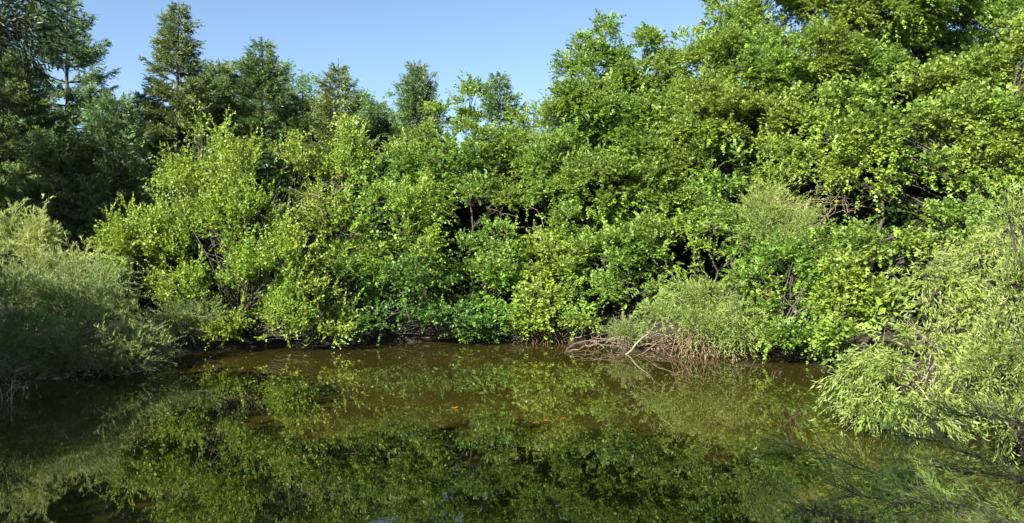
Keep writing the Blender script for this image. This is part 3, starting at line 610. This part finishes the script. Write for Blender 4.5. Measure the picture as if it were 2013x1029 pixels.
shade_tree('taller leafy tree further left on the near bank', -19.5, 9,
           [(-20, 9, 6, 2.4), (-21, 12, 6.0, 2.4), (-19.5, 9, 6.6, 2.0)], 402)
shade_tree('tall tree far out on the left bank, shading the firs at left', -21.5, 15.5,
           [(-21.5, 15.5, 7.5, 2.6), (-20, 16, 10, 2.6), (-23, 15, 10.5, 2.6), (-21.5, 15, 12.8, 2.2)], 406)
shade_tree('tree on the near bank to the left behind the viewer', -10.5, -3,
           [(-10, -3, 7, 2.6), (-12, -2, 9, 2.8), (-9, -5, 9.5, 2.6), (-11, -4, 12, 2.2)], 403)
shade_tree('tree on the near bank a few steps behind the viewer', -7, -5,
           [(-7, -5, 7, 2.4), (-8, -4, 9, 2.4), (-7, -5, 11.0, 1.8)], 404)
shade_tree('low spreading tree on the near left bank', -16, 2,
           [(-16, 2, 4.5, 2.4), (-14.0, 0.5, 6.5, 2.6), (-17.5, 3, 6.5, 2.2), (-12.5, 2.5, 6.5, 2.0)], 405)

# ------------------------------------------------------------------ near branches entering the view
rng = np.random.default_rng(77)
wx, wy = -7.2, 1.8; wz = float(ground_z(np.array(wx), np.array(wy))); wl = (wx, wy, wz)
rt = root('willow_tree', wl, 'silhouette coloured narrow leaved tree whose branch tips hang into the top left corner', 'tree')
tk = np.array([(wx, wy, wz - 0.2), (-7.0, 2.3, 1.6), (-6.6, 3.2, 3.3), (-6.3, 4.2, 4.6), (-6.2, 4.8, 6.0)])
mesh_np('trunk', *tube(tk, np.array([0.16, 0.13, 0.11, 0.08, 0.04]), 9), M['bark'], rt, wl, smooth=True)
ln = [[tk[3], at(-160, 60, 5.6), at(-20, 10, 6), at(70, 20, 6.2)],
      [tk[3], at(-180, 150, 5.6), at(-60, 60, 5.8), at(10, 60, 6), at(50, 100, 6.1)],
      [tk[3], at(-150, -60, 5.8), at(-30, -30, 6), at(60, -10, 6.2)],
      [tk[3], at(-180, 200, 5.8), at(-100, 130, 6), at(-50, 150, 6.1), at(-20, 200, 6.2)],
      [tk[3], at(-160, 100, 5.4), at(-50, 40, 5.6), at(30, 60, 5.7), at(85, 75, 5.8)],
      [tk[4], at(-200, -160, 6), at(-60, -90, 6.4), at(30, -40, 6.6)]]
prm = dict(len=0.10, asp=0.15, spray=0.20, k=9, ang=0.7, tilt=0.6, hang=0.45, round=1, nj=0.5, droop=0.3)
segs, P, Dr = bough(ln, 0.014, 0.36, 0.075, prm, rng)
mesh_np('branches', *join(segs), M['bark'], rt, wl)
crown('crown', P, Dr, prm, M['willow_silhouette'], rt, wl, rng)

rng = np.random.default_rng(78)
wx, wy = 5.0, 3.0; wz = float(ground_z(np.array(wx), np.array(wy))); wl = (wx, wy, wz)
rt = root('feathery_shrub', wl, 'shaded feathery shrub reaching over the water from the lower right corner', 'shrub')
B0 = np.array([wx, wy, wz - 0.1])
ln = [[B0, at(2120, 1080, 4.2), at(1850, 990, 4.4), at(1700, 920, 4.7), at(1540, 872, 5)],
      [B0, at(2140, 1100, 4.0), at(1930, 1010, 4.2), at(1760, 990, 4.4), at(1610, 955, 4.6)],
      [B0, at(2120, 1000, 4.6), at(1930, 900, 5.0), at(1820, 860, 5.2), at(1740, 850, 5.4)],
      [B0, at(2140, 900, 5.0), at(2000, 830, 5.4), at(1900, 810, 5.6), at(1830, 830, 5.8)],
      [B0, at(2120, 1120, 3.9), at(1900, 1060, 4.0), at(1700, 1040, 4.2), at(1580, 1000, 4.4)],
      [B0, at(2120, 960, 4.6), at(1980, 930, 4.8), at(1880, 930, 5), at(1790, 900, 5.1)]]
prm = dict(len=0.05, asp=0.085, spray=0.13, k=12, ang=0.5, tilt=0.6, hang=0.0, round=1, nj=0.7, droop=0.15)
segs, P, Dr = bough(ln, 0.011, 0.30, 0.06, prm, rng, up=0.15, spread=0.6)
mesh_np('branches', *join(segs), M['bark'], rt, wl)
crown('foliage', P, Dr, prm, M['feather_near'], rt, wl, rng)

plant('willow_sprig', 'small lit sprig of pale willow leaves low over the water behind the near feathery branches', 'shrub', (1800, 6.6),
      [(1790, 955, 40, 12, 6.4), (1765, 965, 25, 10, 6.4)], 'willowup', 'willow', 320, 'bark', stems=1, trunk_r=0.006, psize=0.35, dens=3.0, over=dict(len=0.065, spray=0.14, k=12, upb=0.3), twigs=0.25)
rng = np.random.default_rng(121)
v0, v1 = at(1712, 545, 16.4), at(1748, 640, 15.9); lo = (v0[0], v0[1] + 0.5, float(ground_z(v0[0], v0[1] + 0.5)))
rt = root('climbing_vine', lo, 'loose vine strand with big heart shaped leaves hanging left of the willows', 'vine')
vs = np.stack([np.array([lo[0], lo[1], lo[2]]), np.array([lo[0] - 0.2, lo[1], 1.6]), v0, v0 * 0.6 + v1 * 0.4 + np.array([-0.03, 0, 0.02]), v1])
mesh_np('stem', *tube(vs, np.linspace(0.014, 0.004, 5), 5), M['bark'], rt, lo, smooth=True)
w = rng.uniform(0, 1, (9, 1)); PP = v0 * (1 - w) + v1 * w + rng.normal(size=(9, 3)) * 0.05
crown('foliage', PP, norm(rng.normal(size=PP.shape) * 0.6 + np.array([0, -.3, -.5])), dict(SP['vine'], k=3, spray=0.15, len=0.19, hang=0.8), M['vine'], rt, lo, rng)

# ------------------------------------------------------------------ driftwood, roots, dead twigs
def twig_heap(name, label, cat, starts, ends, r, mat, seed, bow=0.25, sag=0.15, forks=2):
    rng = np.random.default_rng(seed); segs = []
    for a_, b_ in zip(starts, ends):
        P_ = bez(a_, b_, rng, 9, bow, sag); r_ = r * rng.uniform(0.6, 1.3)
        segs.append(tube(P_, np.linspace(r_, r_ * 0.35, 9), 5))
        for _ in range(forks):
            k = rng.integers(3, 8); d_ = norm(P_[k] - P_[k - 1] + rdir(rng, 1)[0] * 0.55) * np.linalg.norm(b_ - a_) * rng.uniform(0.2, 0.5)
            segs.append(tube(bez(P_[k], P_[k] + d_, rng, 5, 0.15), np.linspace(r_ * 0.5, r_ * 0.18, 5), 4))
    V, Q = join(segs); lo = V.mean(0); lo[2] = 0.0
    o = mesh_np(name, V, Q, M[mat], None, tuple(lo)); o['label'] = label; o['category'] = cat
    return o
rng = np.random.default_rng(90)
n = 75
px = rng.uniform(1150, 1470, n); D_ = 22.3 - (px - 1150) / 320 * 1.7 + rng.normal(size=n) * 0.3
st = np.stack([(px - CX) / F * D_, D_ + 0.3, rng.uniform(0.0, 0.35, n)], 1)
en = st + np.stack([rng.normal(size=n) * 0.8, rng.uniform(-0.9, 0.1, n), rng.uniform(-0.25, 0.25, n)], 1); en[:, 2] = np.maximum(en[:, 2], 0.0)
twig_heap('brush_pile', 'tangle of bare grey brown brushwood lying along the waterline', 'brushwood', st, en, 0.016, 'deadwood', 91)
n = 60
px = rng.uniform(1320, 1460, n); D_ = 20.5 - (px - 1320) / 320 * 0.8 + rng.normal(size=n) * 0.15
st = np.stack([(px - CX) / F * D_, D_, rng.uniform(0.45, 0.75, n)], 1)
en = st + np.stack([rng.normal(size=n) * 0.45, rng.uniform(-0.7, -0.1, n), -st[:, 2] - 0.03], 1)
twig_heap('root_tangle', 'brown arching roots under the leaning pale feathery bush', 'roots', st, en, 0.014, 'root', 92, sag=0.35, forks=1)
n = 42
px = rng.uniform(1050, 1085, n); D_ = 23.4 + rng.normal(size=n) * 0.1
st = np.stack([(px - CX) / F * D_, D_, rng.uniform(0.4, 0.7, n)], 1)
en = st + np.stack([rng.normal(size=n) * 0.42, rng.uniform(-0.5, 0.1, n), -st[:, 2] - 0.03], 1)
twig_heap('root_tangle', 'reddish bare roots dipping into the water under the small yellow bush', 'roots', st, en, 0.012, 'root', 93, sag=0.3, forks=1)
a_, b_ = at(1225, 707, 20.6), at(1328, 608, 20.9); a_[2] = -0.06
twig_heap('fallen_trunk', 'thin pale dead trunk leaning up out of the water into the feathery bush', 'dead trunk', [a_], [b_], 0.028, 'bark_pale', 94, bow=0.012, sag=0.0, forks=0)
n = 40
c0 = at(620, 415, 23.1); st = c0 + rng.normal(size=(n, 3)) * np.array([0.35, 0.25, 0.35]); en = st + rng.normal(size=(n, 3)) * np.array([0.8, 0.2, 0.4])
twig_heap('dead_branch', 'spray of bare tan twigs beside the thin yellow green shrub', 'dead branch', st, en, 0.011, 'deadwood', 95)
n = 15
c0 = at(1050, 455, 24.6); st = c0 + rng.normal(size=(n, 3)) * np.array([0.5, 0.3, 0.35]); en = st + rng.normal(size=(n, 3)) * np.array([0.7, 0.2, 0.5])
twig_heap('dead_branch', 'dark bare branches in the gap right of the hanging leaf shrub', 'dead branch', st, en, 0.010, 'deadwood', 96)
n = 26
c0 = at(1650, 405, 19.2); st = c0 + rng.normal(size=(n, 3)) * np.array([0.35, 0.2, 0.2]); en = st + rng.normal(size=(n, 3)) * np.array([0.6, 0.2, 0.3])
twig_heap('dead_branch', 'rusty bare twigs right of the higher pale feathery bush', 'dead branch', st, en, 0.007, 'deadwood', 97)
n = 12
c0 = at(10, 775, 14.0); st = c0 + rng.normal(size=(n, 3)) * np.array([0.35, 0.2, 0.05]); st[:, 2] = -0.03; en = st + rng.normal(size=(n, 3)) * np.array([0.45, 0.3, 0.1]) + np.array([0.15, 0, 0.4])
twig_heap('reed_clump', 'dry bent reed stems in the water at the left edge', 'reeds', st, en, 0.006, 'reed', 98)
n = 7
c0 = at(1780, 850, 11.2); st = c0 + rng.normal(size=(n, 3)) * np.array([0.12, 0.1, 0.0]); st[:, 2] = -0.04; en = st + np.stack([rng.normal(size=n) * 0.12, rng.normal(size=n) * 0.1, rng.uniform(0.35, 0.6, n)], 1)
twig_heap('bare_stems', 'pale bare stems rising from the water under the low willow bush', 'stems', st, en, 0.010, 'bark_pale', 99, forks=1)

# yellow climber on the olive fir
rng = np.random.default_rng(120)
c0 = at(668, 205, 31.6); Pv = c0 + rng.normal(size=(22, 3)) * np.array([0.18, 0.15, 0.5]) + np.array([0.0, 0, 0])
c1 = at(690, 236, 31.4); Pw = c1 + rng.normal(size=(34, 3)) * np.array([0.42, 0.15, 0.12])
PP = np.concatenate([Pv, Pw]); lo = (c0[0], c0[1], float(ground_z(c0[0], c0[1])))
rt = root('climbing_vine', lo, 'yellow leaved climber hanging in the olive green fir', 'vine')
crown('foliage', PP, norm(rng.normal(size=PP.shape) + np.array([0, -.4, -.5])), dict(SP['vine'], k=5, spray=0.25, len=0.12), M['yellow'], rt, lo, rng)
vs = np.array([(lo[0] + 0.2, lo[1] + 1.0, lo[2]), (lo[0] + 0.1, lo[1] + 0.3, 3.0), tuple(c1), tuple(c0), tuple(c0 + np.array([0, 0, 0.4]))])
mesh_np('stem', *tube(vs, np.linspace(0.025, 0.006, 5), 6), M['bark'], rt, lo, smooth=True)

# ------------------------------------------------------------------ small things on the water
def disc_leaf(name, label, px, py, ln, wd, an, mat, curl=0.02, cat='leaf', group=None):
    D = F * CAM_H / (py - HOR); x0 = (px - CX) / F * D; u = np.linspace(-1, 1, 9)
    hw = wd / 2 * np.sqrt(np.maximum(0.02, 1 - u ** 2)) * (1 - 0.25 * u)
    V = []
    for k in range(9):
        for q in (-1, 0, 1):
            a = u[k] * ln / 2; b = q * hw[k]; V.append((x0 + a * math.cos(an) - b * math.sin(an), D + a * math.sin(an) + b * math.cos(an), 0.006 + curl * (u[k] ** 2 + 0.5 * q * q)))
    Q = [(k * 3 + q, k * 3 + q + 3, k * 3 + q + 4, k * 3 + q + 1) for k in range(8) for q in (0, 1)]
    o = mesh_np(name, V, Q, M[mat], None, (x0, D, 0)); o['label'] = label; o['category'] = cat
    if group: o['group'] = group
M['leaf_orange'] = leaf_mat('orange_leaf', (0.25, 0.12, 0.01), (0.3, 0.14, 0.01), (0.35, 0.17, 0.02), gain=1)
M['leaf_pale'] = leaf_mat('pale_leaf', (0.4, 0.42, 0.2), (0.5, 0.5, 0.28), (0.6, 0.6, 0.35), gain=1)
disc_leaf('floating_leaf', 'orange yellow leaf floating alone in the middle of the pond', 893, 804, 0.13, 0.08, 0.4, 'leaf_orange')
fl = [('long pale leaf floating right of the middle near the bottom', 1210, 890, 0.17, 0.03, 0.1), ('pale leaf floating near the dark feathery branches', 1488, 898, 0.16, 0.035, -0.1),
      ('pale leaf floating at the bottom edge right of the middle', 1565, 1024, 0.10, 0.02, 0.1), ('yellow green leaf floating beside the pale leaf by the feathery branches', 1482, 886, 0.12, 0.05, 0.6)]
for q in fl: disc_leaf('floating_leaf', q[0], q[1], q[2], q[3], q[4], q[5], 'leaf_pale', group='leaves floating on the pond')
rng = np.random.default_rng(130); V = []; Q = []
for k in range(260):
    x = rng.uniform(-9, 8); y = rng.uniform(8.2, 23)
    if pond_sd(np.array(x), np.array(y)) > -0.5: continue
    a = rng.uniform(0, 6.28); l = rng.uniform(0.004, 0.022) * (1.3 if y > 14 else 0.8); w = l * rng.uniform(0.3, 0.8); b = len(V)
    ca, sa = math.cos(a), math.sin(a)
    for (p_, q_) in ((-l, 0), (0, -w), (l, 0), (0, w)): V.append((x + p_ * ca - q_ * sa, y + p_ * sa + q_ * ca, 0.004 + (0.004 if q_ else 0)))
    Q.append((b, b + 1, b + 2, b + 3))
o = mesh_np('floating_debris', V, Q, M['leaf_pale']); o['kind'] = 'stuff'; o['label'] = 'tiny pale specks of fluff and leaf bits drifting on the water'
# koi, backs just breaking the surface
M['koi'] = rough_mat('koi_skin', (0.09, 0.032, 0.008), (0.17, 0.050, 0.010), 14, rough=0.3, bump=0.05)
def koi(px, py, ln, an, label):
    D = F * CAM_H / (py - HOR); x0 = (px - CX) / F * D; n = 12; u = np.linspace(0, 1, n)
    w = ln * 0.12 * np.sin(np.pi * np.clip(u, 0.03, 0.97) ** 0.75) + 0.002; hgt = w * 0.9
    th = np.arange(10) / 10 * 2 * np.pi; V = []
    bend = 0.06 * ln * np.sin(u * 3.5)
    for k in range(n):
        for a in th:
            lx = (u[k] - 0.5) * ln; ly = bend[k] + w[k] * math.cos(a); lz = -0.030 * ln / 0.35 + hgt[k] * math.sin(a)
            V.append((x0 - lx * math.cos(an) + ly * math.sin(an), D - lx * math.sin(an) - ly * math.cos(an), lz))
    Q = [(k * 10 + j, k * 10 + (j + 1) % 10, (k + 1) * 10 + (j + 1) % 10, (k + 1) * 10 + j) for k in range(n - 1) for j in range(10)]
    lo = (x0, D, 0)
    rt = mesh_np('koi', V, Q, M['koi'], None, lo, smooth=True); rt['label'] = label; rt['category'] = 'fish'; rt['group'] = 'koi near the surface'
    def fin(name, pts):
        V2 = []
        for off in (-0.003, 0.003):
            for (lx, ly, lz) in pts: V2.append((x0 - lx * math.cos(an) + (ly + off) * math.sin(an), D - lx * math.sin(an) - (ly + off) * math.cos(an), lz))
        Q2 = [(0, 1, 2, 3), (7, 6, 5, 4)] + [(j, (j + 1) % 4, (j + 1) % 4 + 4, j + 4) for j in range(4)]
        o = mesh_np(name, np.array(V2) - np.array(lo), Q2, M['koi'], rt)
    b = bend[-1]
    fin('tail_fin', [(0.46 * ln, b, 0.0), (0.66 * ln, b, 0.035 * ln), (0.62 * ln, b, -0.04 * ln), (0.66 * ln, b, -0.16 * ln)])
    fin('back_fin', [(-0.15 * ln, bend[4], 0.02 * ln), (0.0, bend[6], 0.075 * ln), (0.18 * ln, bend[8], 0.04 * ln), (0.18 * ln, bend[8], -0.03 * ln)])
koi(1048, 831, 0.30, 0.3, 'left koi of the orange pair in the middle of the pond')
koi(1072, 826, 0.32, -0.2, 'right koi of the orange pair in the middle of the pond')
koi(1105, 822, 0.22, 0.1, 'smaller dim orange koi just right of the pair')
koi(1355, 957, 0.22, 1.2, 'single red koi near the bottom of the view')
open("/tmp/leaves","w").write(str(NLEAF[0]))
